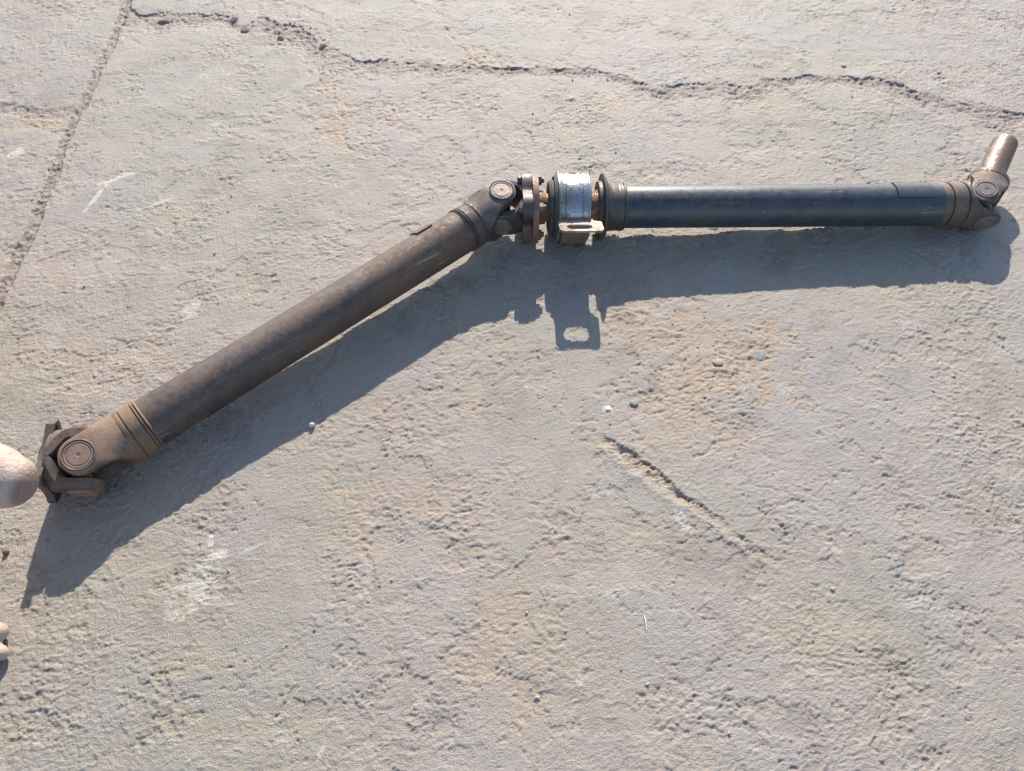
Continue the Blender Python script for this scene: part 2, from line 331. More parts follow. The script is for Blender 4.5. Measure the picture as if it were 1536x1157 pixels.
def terrain(X, Y, fade=1.0):
    """height and surface masks of the worn concrete at world X, Y"""
    wob = .45*pn(X, Y, 22, 1)+.3*pn(X, Y, 60, 2)+.18*pn(X, Y, 160, 3)
    wx = X+.045*pn(X, Y, 9, 45)+.018*pn(X, Y, 31, 46); wy = Y+.055*pn(X, Y, 9, 47)+.022*pn(X, Y, 31, 48)
    brown = ell(wx, wy, BROWN, wob, .8); grey = ell(wx, wy, GREY, wob, .8); white = ell(X, Y, WHITE, wob*1.2, .45)
    base = pn(X, Y, 3.1, 4)*.6+pn(X, Y, 9, 5)*.5
    rough = np.clip(.45+base*.7+brown*.55-grey*.35, .12, 1.25)
    z = .0022*pn(X, Y, 1.9, 6)+.0016*pn(X, Y, 6.3, 7)
    z += .0008*pn(X, Y, 21, 8)+.0003*pn(X, Y, 44, 9)
    # drawn-out float texture with sharp little scarps that face the viewer
    a1 = pn(X, Y, 62, 10, .18, .5); a2 = pn(X, Y, 135, 11, -.22, .55); a3 = pn(X, Y, 190, 20, .3, .6)
    sparse = ss(-.15, .45, pn(X, Y, 12, 34)+.5*pn(X, Y, 33, 35)+.3*brown)
    a1 = a1+.22*pn(X, Y, 240, 40)
    rr_ = np.clip(rough, .1, 1.2)
    z += fade*(.00050*ss(.12, .19, a1)*sparse*(.4+rr_) + .00078*ss(.06, .13, a2)*(.2+sparse)*(.2+rr_) + .00064*ss(.08, .16, a3)*(.2+rr_))
    z += fade*(.28+.80*rr_)*(.00014*pn(X, Y, 150, 12, .15, .7)+.00036*pn(X, Y, 310, 13, .1, .7)+.00056*pn(X, Y, 560, 14, .1, .85))
    pit = ss(.46, .58, pn(X, Y, 105, 15, .2, .6)+.3*pn(X, Y, 260, 16))*ss(.12, .42, pn(X, Y, 9, 17)+.35*brown)
    z -= fade*.0013*pit
    flake = ss(.22, .27, pn(X, Y, 6.5, 18)+.35*pn(X, Y, 24, 19)+.22*pn(X, Y, 75, 57)+.12*pn(X, Y, 210, 24)); z -= fade*.0010*flake
    flake2 = ss(.34, .38, pn(X, Y, 14, 58)+.35*pn(X, Y, 50, 59)+.16*pn(X, Y, 170, 60)); z -= fade*.0007*flake2
    brown = np.clip(brown+.18*flake+.10*flake2, 0, 1)
    z -= brown*.0016
    # the long joint on the left and the wandering crack
    jp = sorted(JOINT, key=lambda p: p[1])
    jy = [-4]+[p[1] for p in jp]+[14]; jx = [-.88+.02*4]+[p[0] for p in jp]+[-.948-1.2]
    jw = np.interp(Y, [-4, .78, 1.0, 1.3, 1.6, 1.9, 14], [.011, .0135, .0125, .0105, .0115, .013, .013])
    wig = .0060*pn(X, Y, 30, 21)+.0035*pn(X, Y, 95, 22)+.002*pn(X, Y, 240, 23)
    dj = X-np.interp(Y, jy, jx)+wig*.7
    left = dj < 0
    mj = ss(1.15, .72, np.abs(dj)/jw)
    cx = [p[0] for p in CRACK]; cy = [p[1] for p in CRACK]
    yc = np.interp(X, cx, cy)+.010*pn(X, Y*0, 26, 25)+.004*pn(X, Y*0, 80, 26)
    cw = np.interp(X, [p[0] for p in CRACK_W], [p[1] for p in CRACK_W])*.85*(1+.6*pn(X, Y*0, 17, 27))
    sl = np.gradient(np.array(cy), np.array(cx)); dc = (Y-yc)/np.sqrt(1+np.interp(X, cx, sl)**2)+wig*.8
    top = (dc > 0) & ~left
    far = dc/cw
    mc = np.where(left, 0, np.where(dc > 0, ss(1.15, .85, far+.35*pn(X, Y, 130, 42)), ss(3.0, .2, -far+.9*pn(X, Y, 45, 43)+.5*pn(X, Y, 150, 44))))
    # a branch of the crack on the left slab
    yb = 1.388+(-.93-X)*.10+.012*pn(X, Y*0, 20, 28); db = Y-yb+wig
    mb = np.where(X < -.915, ss(1.3, .5, np.abs(db)/.020)*.75, 0)
    soil = np.maximum(np.maximum(mj, mc), mb)
    z = np.where(top, z+.0008, z)
    z -= soil*(.55*.0*z)
    z -= mj*.0042+mb*.0026
    z -= mc*(.0010+.0024*np.clip(.35+1.7*pn(X, Y*0, 11, 36)+.6*pn(X, Y*0, 40, 41), 0, 1))
    z += soil*fade*(.0016*pn(X, Y, 115, 29)+.0022*pn(X, Y, 48, 37)+.0007*pn(X, Y, 300, 38))
    brown = np.clip(np.maximum(brown, np.where(left, 0, .75*np.exp(-np.abs(np.minimum(dc, 0)+np.maximum(dc, 0)*3)/.035)*ss(-.25, .3, pn(X, Y, 8, 50)+.5*pn(X, Y, 30, 51)))), 0, 1)
    for dep, hwid, pts in HAIRLINES:
        lo = np.array(pts).min(0)-.05; hi = np.array(pts).max(0)+.05
        sel = np.nonzero((X > lo[0]) & (X < hi[0]) & (Y > lo[1]) & (Y < hi[1]))
        if len(sel[0]) == 0: continue
        px = X[sel]+.010*pn(X[sel], Y[sel], 28, 52)+.004*pn(X[sel], Y[sel], 90, 53); py = Y[sel]+.010*pn(X[sel], Y[sel], 28, 54)+.004*pn(X[sel], Y[sel], 90, 55)
        dm = np.full(px.shape, 9.0)
        for (x0, y0), (x1, y1) in zip(pts[:-1], pts[1:]):
            ll = (x1-x0)**2+(y1-y0)**2; tt_ = np.clip(((px-x0)*(x1-x0)+(py-y0)*(y1-y0))/ll, 0, 1)
            dm = np.minimum(dm, np.hypot(px-x0-tt_*(x1-x0), py-y0-tt_*(y1-y0)))
        k_ = ss(1.0, .25, dm/hwid)*np.clip(.6+1.1*pn(X[sel], Y[sel], 40, 56), 0, 1)
        z[sel] -= dep*k_; brown[sel] = np.clip(brown[sel]+.45*ss(3.5, 0, dm/hwid), 0, 1)
    # gouge scratched across the near slab
    ax, ay, bx, by = .1358, .6063, .3755, .3930
    L = math.hypot(bx-ax, by-ay); tx, ty = (bx-ax)/L, (by-ay)/L
    s = ((X-ax)*tx+(Y-ay)*ty)/L; dd = -(X-ax)*ty+(Y-ay)*tx+wig*.8+.007*pn(s*L, s*0, 16, 30)+.003*pn(s*L, s*0, 70, 61)+.0022*pn(X, Y, 330, 62)
    inside = ss(-.02, .03, s)*ss(1.02, .9, s); deep = np.interp(s, [0, .15, .45, .62, .7, .8, 1], [.9, 1, 1, .55, .3, .45, .2])
    gw = np.interp(s, [0, .2, .5, .75, 1], [.0085, .0095, .0076, .0055, .0045])
    gm = inside*deep*np.where(dd > 0, ss(1.0, .75, dd/gw), ss(2.4, .0, -dd/gw))
    z -= gm*.0036*(1+.6*pn(X, Y, 260, 31)+.6*pn(X, Y, 70, 39)); brown = np.clip(brown+.8*gm, 0, 1); z += inside*deep*.0016*np.exp(-((dd+gw*2.1)/(gw*.8))**2)
    brown = np.clip(np.maximum(brown, gm*.5), 0, 1)
    # blocky impressions and a flat sunken chip near the camera
    for (x, y, r, dp) in ((-.08, .1906, .017, .0013), (-.067, .165, .016, .0009), (.4000, .7630, .013, -.0012), (-.335, .268, .013, -.001), (.335, .735, .010, -.001)):
        q = np.sqrt(((X-x)/1.15)**2+(Y-y)**2)/r+.5*pn(X, Y, 55, 33)+.2*pn(X, Y, 200, 49)
        z -= dp*ss(1.05, .9, q); white = white*(1-ss(1.2, .8, q))
    return z, brown, soil, white, grey, left, top

def axis_vals(lo, hi, near, far_, step0, step1):
    v = [lo]; 
    while v[-1] < hi: v.append(v[-1]+step0+(step1-step0)*max(0, v[-1])/2.0)
    v = v[:-1]+[hi]
    a = []; d = .004; y = lo
    while y > near: y -= d; d *= 1.25; a.append(y)
    b = []; d = .005; y = hi
    while y < far_: y += d; d *= 1.25; b.append(y)
    return np.array(a[::-1]+v+b)
ys = axis_vals(.07, 2.0, -3.0, 12.0, .00125, .0027)
nc = 1040
us = np.linspace(-1, 1, nc); g = 1.0; ext = []; d = .004
while g < 9: g += d; d *= 1.25; ext.append(g)
us = np.concatenate([-np.array(ext[::-1]), us, np.array(ext)])
hw = .70+.36*np.clip(ys, 0, 2.2)
X = (us[None, :]*hw[:, None]).astype(np.float64); Y = np.repeat(ys[:, None], len(us), 1)
fade = (1-.8*ss(1.0, 1.18, np.abs(us))[None, :])*(1-.8*ss(2.0, 2.35, Y))*(1-.8*ss(.07, -.15, Y))
Z, brown, soil, white, grey, left, top = terrain(X, Y, fade)
nr, ncol = X.shape
idx = np.arange(nr*ncol).reshape(nr, ncol)
quads = np.stack([idx[:-1, :-1], idx[:-1, 1:], idx[1:, 1:], idx[1:, :-1]], -1).reshape(-1, 4)
sf = soil[:-1, :-1].ravel() > .55; lf = left[:-1, :-1].ravel(); tf = top[:-1, :-1].ravel()
P = np.stack([X, Y, Z], -1).reshape(-1, 3)
# shared smooth normals so that slab borders do not show as seams
gx = np.gradient(Z, axis=1)/np.gradient(X, axis=1); gy = np.gradient(Z, axis=0)/np.gradient(Y, axis=0)
def sheet(name, q, parent=None, extra=None):
    used, inv = np.unique(q, return_inverse=True); inv = inv.reshape(-1, 4)
    pts = P[used]; k = len(pts)
    at = {n_: a.reshape(-1)[used].astype(np.float32) for n_, a in (('brown', brown), ('soil', soil), ('white', white), ('grey', grey))}
    if extra is not None:
        pts = np.concatenate([pts, extra]); inv = np.concatenate([inv, [[k, k+1, k+2, k+3]]])
        for n_ in at: at[n_] = np.concatenate([at[n_], np.full(4, 1.0 if n_ == 'soil' else 0.0, np.float32)])
    me = bpy.data.meshes.new(name)
    me.vertices.add(len(pts)); me.vertices.foreach_set('co', pts.astype(np.float32).ravel())
    me.loops.add(len(inv)*4); me.loops.foreach_set('vertex_index', inv.astype(np.int32).ravel())
    me.polygons.add(len(inv)); me.polygons.foreach_set('loop_start', np.arange(0, len(inv)*4, 4, dtype=np.int32))
    me.polygons.foreach_set('use_smooth', np.ones(len(inv), bool))
    me.update(calc_edges=True)
    for n_, a in at.items():
        t = me.attributes.new(n_, 'FLOAT', 'POINT'); t.data.foreach_set('value', a)
    me.materials.append(M['ground'])
    o = bpy.data.objects.new(name, me); col.objects.link(o); o.parent = parent
    return o
E2 = 14.0
ground = sheet('ground', quads[sf], None, np.array([[-E2, -E2, -.06], [E2, -E2, -.06], [E2, E2, -.06], [-E2, E2, -.06]]))
tag(ground, 'brown soil bed under and between the worn concrete slabs', kind='structure')
for sel in (~sf & ~lf & ~tf, ~sf & tf & ~lf, ~sf & lf):
    sheet('concrete_slab', quads[sel], ground)
def gz(x, y):
    return float(terrain(np.array([[x]]), np.array([[y]]))[0][0, 0])

# ------------------------------------------------------------------ the drive shaft
ROOT = Vector((-0.02, 1.04, 0.0))
shaft = bpy.data.objects.new('drive_shaft', None); col.objects.link(shaft); shaft.location = ROOT; shaft.empty_display_size = .05
tag(shaft, 'long dark steel drive shaft bent at its middle joint, lying on cracked concrete', 'drive shaft')
def part(name, vf, m, parent=None, label=None, angle=34):
    o = mesh_obj(name, vf[0], vf[1], M[m], parent or shaft, ROOT, True, angle)
    if label: o['label'] = label
    return o
J0 = Vector((-.0209, 1.0406, .0610))
LA = Vector((.7545, .6559, .0205)).normalized()                 # brown half, pointing at the middle joint
RA = Vector((.9990, .0377, -.0244)).normalized()                # blue half, pointing away from the middle joint
UP = Vector((0, 0, 1))
def perp(axis, v): v = Vector(v); return (v-axis*v.dot(axis)).normalized()
R = .0375

# brown half
DL = .766                                                        # distance between its two joint centres
part('shaft_tube', lathe([(-.672, R), (-.60, R+.0001), (-.42, R-.0001), (-.25, R), (-.088, R)], J0, LA, 64), 'brown_tube', None, 'brownish bare steel tube of the left half')
def weld(name, d0, d1, rr, o, ax, m):
    pr = [(d0, R-.001), (d0+.001, rr-.0022), (d0+.0022, rr-.0004), (d0+.0034, rr), (d0+.0040, rr-.0032), (d0+.0054, rr-.0034), (d0+.0060, rr-.0002), (d0+.0078, rr), (d0+.0084, rr-.0026), (d0+.0098, rr-.0026), (d0+.0106, rr-.0006),
          (d1-.004, rr-.0006), (d1-.003, rr-.0028), (d1-.0014, rr-.0028), (d1, rr-.0006), (d1+.004, rr-.001)]
    return part(name, lathe(pr, o, ax, 64), m)
weld('weld_ring', -.090, -.060, R+.0022, J0, LA, 'brown_tube')
weld('weld_ring', .670, .700, R+.0024, J0, -LA, 'rusty_yoke')
JL = J0-LA*DL
C1 = perp(LA, (0, 0, 1)); C1 = (C1*math.cos(math.radians(7))+LA.cross(C1)*-math.sin(math.radians(7))).normalized()
if C1.dot(Vector((0, -1, 0))) < 0: C1 = (perp(LA, (0, 0, 1))*2-C1*1).normalized()
y1 = part('yoke', yoke(J0, LA, C1, .062, R+.0006, .0255, .0445, .027, .010), 'yoke')
for s in (1, -1):
    part('bearing_cap', cap_mesh(J0, C1*s, .0190, .0445), 'cap', y1); part('snap_ring', snap_ring(J0, C1*s, .0212, .0445), 'yoke', y1)
CL = perp(LA, (0, 0, 1)); side = perp(LA, (0, -1, 0)); side = (side-CL*side.dot(CL)).normalized()
CL = (CL*math.cos(math.radians(22))+side*math.sin(math.radians(22))).normalized()
y2 = part('yoke', yoke(JL, -LA, CL, .068, R+.0004, .0262, .0450, .027, .012, neck=.97), 'rusty_yoke', None, 'rusty fork at the left end')
for s in (1, -1):
    part('bearing_cap', cap_mesh(JL, CL*s, .0190, .0452), 'worn_cap', y2); part('snap_ring', snap_ring(JL, CL*s, .0214, .0452), 'cap', y2)
def cross(o, c1, c2, name='joint_cross'):
    pr = [(-.034, .0125), (-.020, .0130), (-.018, .0165), (-.012, .0180), (.012, .0180), (.018, .0165), (.020, .0130), (.034, .0125)]
    return part(name, merge(lathe(pr, o, c1, 28), lathe(pr, o, c2, 28)), 'flange')
# left flange fork: four lobes with bolt holes
NF = Vector((-.98, -.08, .14)).normalized()
C2 = CL.cross(NF).normalized()
if C2.y > 0: C2 = -C2
cross(JL, CL, C2)
fy = part('flange_fork', yoke(JL, -NF, C2, .0415, .0440, .0275, .0445, .027, .005), 'yoke', None, 'dark four-lobed flange fork at the left end')
for s in (1, -1):
    part('bearing_cap', cap_mesh(JL, C2*s, .0195, .0452), 'worn_cap', fy)
def lobed(rl, rm, lobes, n=72, p=3.0):
    out = []
    for i in range(n):
        t = 2*math.pi*i/n; k = max(0, math.cos(2*(t-math.pi/4)))**p if lobes == 4 else 1
        c = abs(math.sin(2*t))**p
        out.append(((rm+(rl-rm)*c)*math.cos(t), (rm+(rl-rm)*c)*math.sin(t)))
    return out
def angular():
    out = []
    for k in range(4):
        for dg, r_ in ((-38, .0455), (-24, .0490), (-13, .0585), (-7.5, .0640), (7.5, .0640), (13, .0585), (24, .0490), (38, .0455)):
            t = math.radians(45+90*k+dg); out.append((r_*math.cos(t), r_*math.sin(t)))
    return out
def q45(r): return [(sx*r/math.sqrt(2), sy*r/math.sqrt(2)) for sx in (1, -1) for sy in (1, -1)]
hint = (C2*math.cos(math.radians(45))+NF.cross(C2)*math.sin(math.radians(45)))
FC = JL+NF*.0440; edge = perp(NF, (-.0126, .09, .008)); hint = edge.cross(NF)
if hint.z < 0: hint = -hint
part('flange_plate', plate([(x*.76, y) for x, y in angular()], [ring(.0062, 14, x*.76, y) for x, y in q45(.0515)], .0110, FC, NF, hint), 'flange', fy)
part('pilot_rim', lathe([(.046, .030), (.0515, .030), (.0535, .0285), (.0535, .024), (.049, .023)], JL, NF, 48), 'flange', fy)

# middle joint: flange fork bolted to the companion flange of the blue half
C3 = C1.cross(RA).normalized()
if C3.y > 0: C3 = -C3
cross(J0, C1, C3)
ff = part('flange_fork', yoke(J0, -RA, C3, .050, .037, .0245, .0435, .027, .004), 'flange', None, 'dark flange fork at the middle joint')
for s in (1, -1):
    part('bearing_cap', cap_mesh(J0, C3*s, .0190, .0437), 'cap', ff)
toward = perp(RA, (0, -1, 0)); upr = perp(RA, UP)
def rad(th): return (toward*math.cos(math.radians(th))+upr*math.sin(math.radians(th))).normalized()
BT = [42, 132, 222, 312]
h0 = rad(42-45)
sq = rad(42).dot(h0)
part('flange_plate', plate(lobed(.0590, .0415, 4, 88, 1.6), [], .0170, J0+RA*.0465, RA, h0), 'flange', ff)
cf = part('companion_flange', plate(ring(.0555, 72), [], .0100, J0+RA*.0605, RA, h0), 'rim', None, 'round flange with rust-red rim')
part('hub', lathe([(.0655, .0340), (.0670, .0300), (.0790, .0285), (.0800, .0245), (.1000, .0240)], J0, RA, 48), 'rust', cf, 'tan rusted hub neck')
for th in BT:
    o = J0+rad(th)*.0465
    b = part('bolt', merge(hexnut(o+RA*.0385, -RA, .0092, .0080, rad(th)), lathe([(.037, .0105), (.0392, .0105)], o, RA, 20)), 'bolt', ff)
    part('nut', merge(hexnut(o+RA*.0657, RA, .0085, .0075, rad(th+12)), lathe([(.073, .0048), (.0765, .0048), (.0775, .004)], o, RA, 16)), 'bolt', cf)

# centre support bearing
cb = part('center_bearing', lathe([(.0985, .0560), (.0985, .0608), (.0992, .0622), (.1010, .0622), (.1020, .0606), (.1040, .0596), (.1085, .0594), (.1092, .0580), (.1106, .0580), (.1113, .0596),
     (.1180, .0602), (.1255, .0604), (.1330, .0602), (.1382, .0596), (.1389, .0580), (.1403, .0580), (.1410, .0594), (.1490, .0588), (.1505, .0600), (.1525, .0600), (.1538, .0588), (.1540, .0540)], J0, RA, 80, caps=False), 'silver', None, 'bright zinc housing band of the centre bearing')
part('rubber_mount', lathe([(.0960, .0244), (.0925, .0280), (.0870, .0330), (.0840, .0390), (.0845, .0450), (.0890, .0480), (.0950, .0470), (.0965, .0500), (.0930, .0535), (.0960, .0560), (.1000, .0570),
     (.1500, .0565), (.1545, .0545), (.1560, .0500), (.1530, .0460), (.1545, .0400), (.1550, .0330), (.1530, .0244)], J0, RA, 72), 'rubber', cb)
TH = 21.0
er, eu = rad(TH), rad(TH+90)
def slot(xc, yc, lx, ly, n=8):
    out = []; r = ly/2
    for sgn, a0 in ((1, -90), (-1, 90)):
        for i in range(n+1):
            t = math.radians(a0+180*i/n); out.append((xc+sgn*(lx/2-r)+r*math.cos(t), yc+r*math.sin(t)))
    return out
def tab_outline(sg):
    x0, x1 = .0960, .1640; c = .010
    pts = [(x0+.004, .052), (x1-.010, .052), (x1-.007, .066), (x1+.006, .071), (x1+.006, .1000)]
    pts += [(x1+.006-c*.6*(1-math.cos(t)), .1000+c*math.sin(t)) for t in (.4, .8, 1.2, 1.57)]
    pts += [(x0+c-c*math.sin(t), .1100-c*(1-math.cos(t))) for t in (0, .4, .8, 1.2, 1.57)]
    pts += [(x0, .072), (x0+.002, .062)]
    return pts
for s in (1, -1):
    # plate plane spanned by the shaft axis and the radial direction
    a_, c_, w_ = eu*1.0, RA, er*s
    V = []; ax_ = (RA.cross(er*s)).normalized()
    k = 1.0 if s > 0 else .94
    outl = [(x, y*k) for x, y in tab_outline(s)]
    part('mounting_tab', plate(outl, [slot(.1305, .0925*k, .043, .0195)], .0034, J0, ax_, RA), 'bracket', cb, 'dusty slotted mounting tab facing the camera' if s > 0 else 'slotted mounting tab on the far side')
    # rolled lower edge of the tab
    lip = [J0+RA*.104+er*s*.1080*k-ax_*0.0]
for th, nm in ((118, 'drain_hole'), (-36, 'drain_hole')):
    d_ = rad(th)
    part(nm, lathe([(.0597, .0082), (.0604, .0082), (.0604, .0001)], J0+RA*.1255, d_, 24, hint=RA), 'rubber', cb, 'dark oval hole in the bearing housing')
lower = part('lower_bracket', curved_plate(J0, RA, er, .1050, .1500, math.radians(6), math.radians(84), .0612, .0636, 20, 2), 'under', cb)
# splined neck and dust deflectors
part('splined_neck', lathe([(.150, .0300), (.162, .0300), (.165, .0300), (.1655, .0285), (.1675, .0285), (.168, .0305), (.1705, .0305), (.171, .0285), (.173, .0285), (.1735, .0300), (.178, .0300)], J0, RA, 40), 'rust', None, 'tan rusted neck between bearing and deflector')
part('dust_deflector', lathe([(.1760, .0250), (.1740, .0380), (.1715, .0430), (.1715, .0445), (.1745, .0455), (.1790, .0450), (.1800, .0465), (.1790, .0560), (.1785, .0578), (.1800, .0588), (.1825, .0580), (.1850, .0530), (.1870, .0450), (.1900, .0425), (.1960, .0415), (.2060, .0412), (.2080, .0400)], J0, RA, 72), 'flange', None, 'dark dished dust deflector beside the bearing')
part('shaft_tube', lathe([(.218, R), (.35, R), (.52, R+.0001), (.66, R), (.788, R)], J0, RA, 64), 'blue_tube', None, 'blue-black painted tube of the right half')
part('weld_ring', lathe([(.2040, .0395), (.2060, .0412), (.2100, .0416), (.2120, .0424), (.2135, .0424), (.2142, .0398), (.2160, .0396), (.2166, .0412), (.2182, .0412), (.2192, .0385), (.2225, .0370)], J0, RA, 64), 'flange')
part('weld_ring', lathe([(.7845, .0370), (.7880, .0386), (.7930, .0390), (.7975, .0388), (.7985, .0362), (.8005, .0362), (.8015, .0394), (.8080, .0396), (.8260, .0392), (.8270, .0368), (.8286, .0368), (.8296, .0398), (.8330, .0402), (.8350, .0390), (.8360, .0350)], J0, RA, 64), 'yoke')
# balance weights
part('balance_weight', curved_plate(J0, RA, rad(62), .699, .766, 0.0, math.radians(62) * (1 if RA.cross(rad(62)).dot(rad(152)) > 0 else -1), R-.0005, R+.0026, 16, 2), 'blue_tube')
tl = perp(LA, (0, -1, 0)); ul = perp(LA, UP)
hb = (tl*math.cos(math.radians(112))+ul*math.sin(math.radians(112))).normalized(); h2 = (tl*math.cos(math.radians(202))+ul*math.sin(math.radians(202)))
part('balance_weight', curved_plate(J0, LA, hb, -.168, -.136, 0.0, math.radians(48) * (1 if LA.cross(hb).dot(h2) > 0 else -1), R-.0005, R+.0030, 12, 2), 'brown_tube')

# right end: fork of the blue half and the slip yoke with its stub
JR = J0+RA*.867
MS = Vector((.50, .83, .21)).normalized()
C4 = perp(RA, (0, -1, 0)); C4 = (C4*math.cos(math.radians(-8))+perp(RA, UP)*math.sin(math.radians(-8))).normalized()
ry = part('yoke', yoke(JR, RA, C4, .036, .0385, .0250, .0425, .027, .003), 'yoke')
for s in (1, -1): part('bearing_cap', cap_mesh(JR, C4*s, .0190, .0425), 'cap', ry)
C5 = C4.cross(MS).normalized()
if C5.z < 0: C5 = -C5
cross(JR, C4, C5)
sy = part('slip_yoke', yoke(JR, -MS, C5, .058, .0335, .0245, .0410, .026, .016, neck=1.06), 'slip', None, 'worn steel slip yoke turned aside at the right end')
for s in (1, -1):
    part('bearing_cap', cap_mesh(JR, C5*s, .0180, .0411), 'cap', sy)
part('stub', lathe([(.052, .0345), (.0590, .0345), (.0602, .0332), (.0602, .0240), (.0612, .0229), (.100, .0226), (.150, .0226), (.1545, .0224), (.1575, .0214), (.1590, .0195), (.1590, .016), (.150, .0155), (.12, .0155)], JR, MS, 48), 'stub', sy, 'polished tubular stub with rust patches')

# ------------------------------------------------------------------ the squatting person's leg (bare knee and toes reach into the picture)
def skin_mat():
    m, nt, b = mat('dusty_skin'); n = N(nt)
    c = n.mix(n.noise(30, 5, .6), (.38, .275, .222), (.48, .37, .305))
    geo = nt.nodes.new('ShaderNodeNewGeometry')
    vd = nt.nodes.new('ShaderNodeVectorMath'); vd.operation = 'DISTANCE'; nt.links.new(geo.outputs['Position'], vd.inputs[0]); vd.inputs[1].default_value = (-.490, .368, .286)
    dk = n.math('ADD', vd.outputs['Value'], n.math('MULTIPLY', n.noise(70, 4, .6), .012))
    c = n.mix(n.mapr(dk, .036, .024, 0, .85), c, (.17, .105, .09))                            # darker callused skin of the knee cap
    c = n.mix(n.mapr(n.noise(180, 5, .75), .56, .70, 0, .45), c, (.58, .51, .45))              # dust
    nt.links.new(c, b.inputs['Base Color']); b.inputs['Roughness'].default_value = .48
    b.inputs['Subsurface Weight'].default_value = .08; b.inputs['Subsurface Radius'].default_value = (.01, .004, .002); b.inputs['Subsurface Scale'].default_value = .4
    h = n.math('ADD', n.noise(240, 4, .7), n.math('MULTIPLY', n.noise(90, 3, .6, n.stretch((1, 2.5, 1))), .6))
    nt.links.new(n.bump(h, .6, .003), b.inputs['Normal'])
    return m
M['skin'] = skin_mat()
def capsule(p, q, r0, r1, n=20, k=7):
    p, q = Vector(p), Vector(q); a = q-p; L = a.length; prof = []
    for i in range(k+1):
        t = math.pi/2*i/k; prof.append((-r0*math.cos(t), max(r0*math.sin(t), 1e-4)))
    for i in range(k+1):
        t = math.pi/2*i/k; prof.append((L+r1*math.sin(t), max(r1*math.cos(t), 1e-4)))
    return lathe(prof, p, a, n, hint=(0, .31, .95))
hip = (-1.02, .47, .275); knee = (-.523, .377, .292); ankle = (-.815, .300, .082)
kt = Vector(knee)
leg = [capsule(hip, (-.66, .408, .304), .088, .052), capsule((-.64, .405, .306), kt+Vector((-.012, .002, .003)), .050, .0345),
       capsule((-.69, .356, .195), kt+Vector((-.032, .004, -.003)), .050, .0310), capsule((-.69, .356, .195), ankle, .050, .034),
       capsule(kt+Vector((-.012, 0, .002)), kt+Vector((.004, -.001, 0)), .0345, .0285),
       capsule(ankle, (-.850, 0.2940, .036), .034, .034), capsule((-.850, 0.2940, .036), (-.73, 0.2900, .034), .033, .030), capsule(ankle, (-.73, 0.2960, .036), .033, .028),
       capsule((-.76, 0.2800, .026), (-.705, 0.2680, .020), .026, .017), capsule((-.76, 0.3030, .028), (-.700, 0.3100, .022), .027, .018), capsule((-.715, 0.3130, .021), (-.705, 0.2530, .018), .018, .014)]
toes = [((-.700, 0.3100, .020), (-.672, 0.3090, .018), (-.6525, 0.3070, .0150), .0145, .0125), ((-.700, 0.2890, .018), (-.668, 0.2850, .020), (-.6410, .2815, .0125), .0120, .0102),
        ((-.702, 0.2720, .017), (-.676, 0.2650, .018), (-.661, 0.2620, .0105), .0100, .0085), ((-.704, 0.2590, .016), (-.684, 0.2490, .016), (-.672, 0.2460, .0095), .0092, .0078), ((-.708, 0.2480, .014), (-.694, 0.2350, .013), (-.685, 0.2310, .0085), .0085, .0072)]
for a_, b_, c_, r0, r1 in toes: leg += [capsule(a_, b_, r0*.92, r0), capsule(b_, c_, r0, r1)]
SM_EYE, _nt, _b = mat('eye_white'); _b.inputs['Base Color'].default_value = (.55, .52, .48, 1); _b.inputs['Roughness'].default_value = .2
def chain(pts):
    return [capsule(a[:3], b[:3], a[3], b[3]) for a, b in zip(pts[:-1], pts[1:])]
# far leg, set wide of the picture
body = chain([(-1.05, .62, .27, .088), (-.94, .83, .355, .066), (-.865, .975, .415, .050)])
body += chain([(-.868, .972, .405, .048), (-.93, .915, .25, .052), (-.995, .845, .085, .034), (-1.02, .82, .038, .034)])
body += chain([(-1.02, .82, .036, .033), (-.985, .90, .032, .032), (-.965, .945, .024, .026)])+chain([(-.995, .845, .085, .032), (-.975, .915, .036, .028)])
for k, (ox, ln, r_) in enumerate(((.026, .052, .0125), (.010, .050, .0105), (-.004, .044, .0095), (-.017, .037, .0088), (-.029, .029, .0080))):
    body += chain([(-.965+ox, .945-.012*k*.4, .020, r_), (-.960+ox*1.15, .945+ln*.6-.006*k, .019, r_), (-.957+ox*1.2, .945+ln-.009*k, .012, r_*.85)])
# trunk, neck, head
body += chain([(-1.03, .50, .27, .105), (-1.05, .61, .27, .105)])+chain([(-1.05, .555, .29, .115), (-1.01, .56, .43, .105), (-.955, .56, .57, .115), (-.925, .56, .66, .095)])
body += chain([(-.955, .50, .57, .095), (-.935, .46, .66, .060), (-.93, .42, .675, .052)])+chain([(-.955, .62, .57, .095), (-.935, .66, .66, .060), (-.93, .70, .675, .052)])
body += chain([(-.92, .56, .68, .055), (-.885, .56, .775, .052), (-.855, .56, .835, .058)])
hd = Vector((-.845, .56, .875))
body += chain([(-.870, .56, .890, .083), (-.838, .56, .895, .076)])+chain([(-.838, .56, .865, .068), (-.792, .56, .808, .034)])+chain([(-.80, .56, .80, .028), (-.845, .60, .835, .028)])+chain([(-.80, .56, .80, .028), (-.845, .52, .835, .028)])
body += chain([(-.772, .56, .880, .010), (-.744, .56, .846, .0135)])+chain([(-.752, .551, .842, .009), (-.752, .569, .842, .009)])               # nose
body += chain([(-.768, .545, .818, .0065), (-.760, .56, .817, .0075), (-.768, .575, .818, .0065)])+chain([(-.766, .548, .808, .0065), (-.759, .56, .806, .008), (-.766, .572, .808, .0065)])  # lips
body += chain([(-.780, .528, .893, .010), (-.771, .548, .893, .009)])+chain([(-.780, .592, .893, .010), (-.771, .572, .893, .009)])             # brow
for sy_ in (1, -1): body += chain([(-.852, .56+sy_*.078, .890, .010), (-.862, .56+sy_*.086, .875, .012), (-.852, .56+sy_*.078, .852, .009)])      # ears
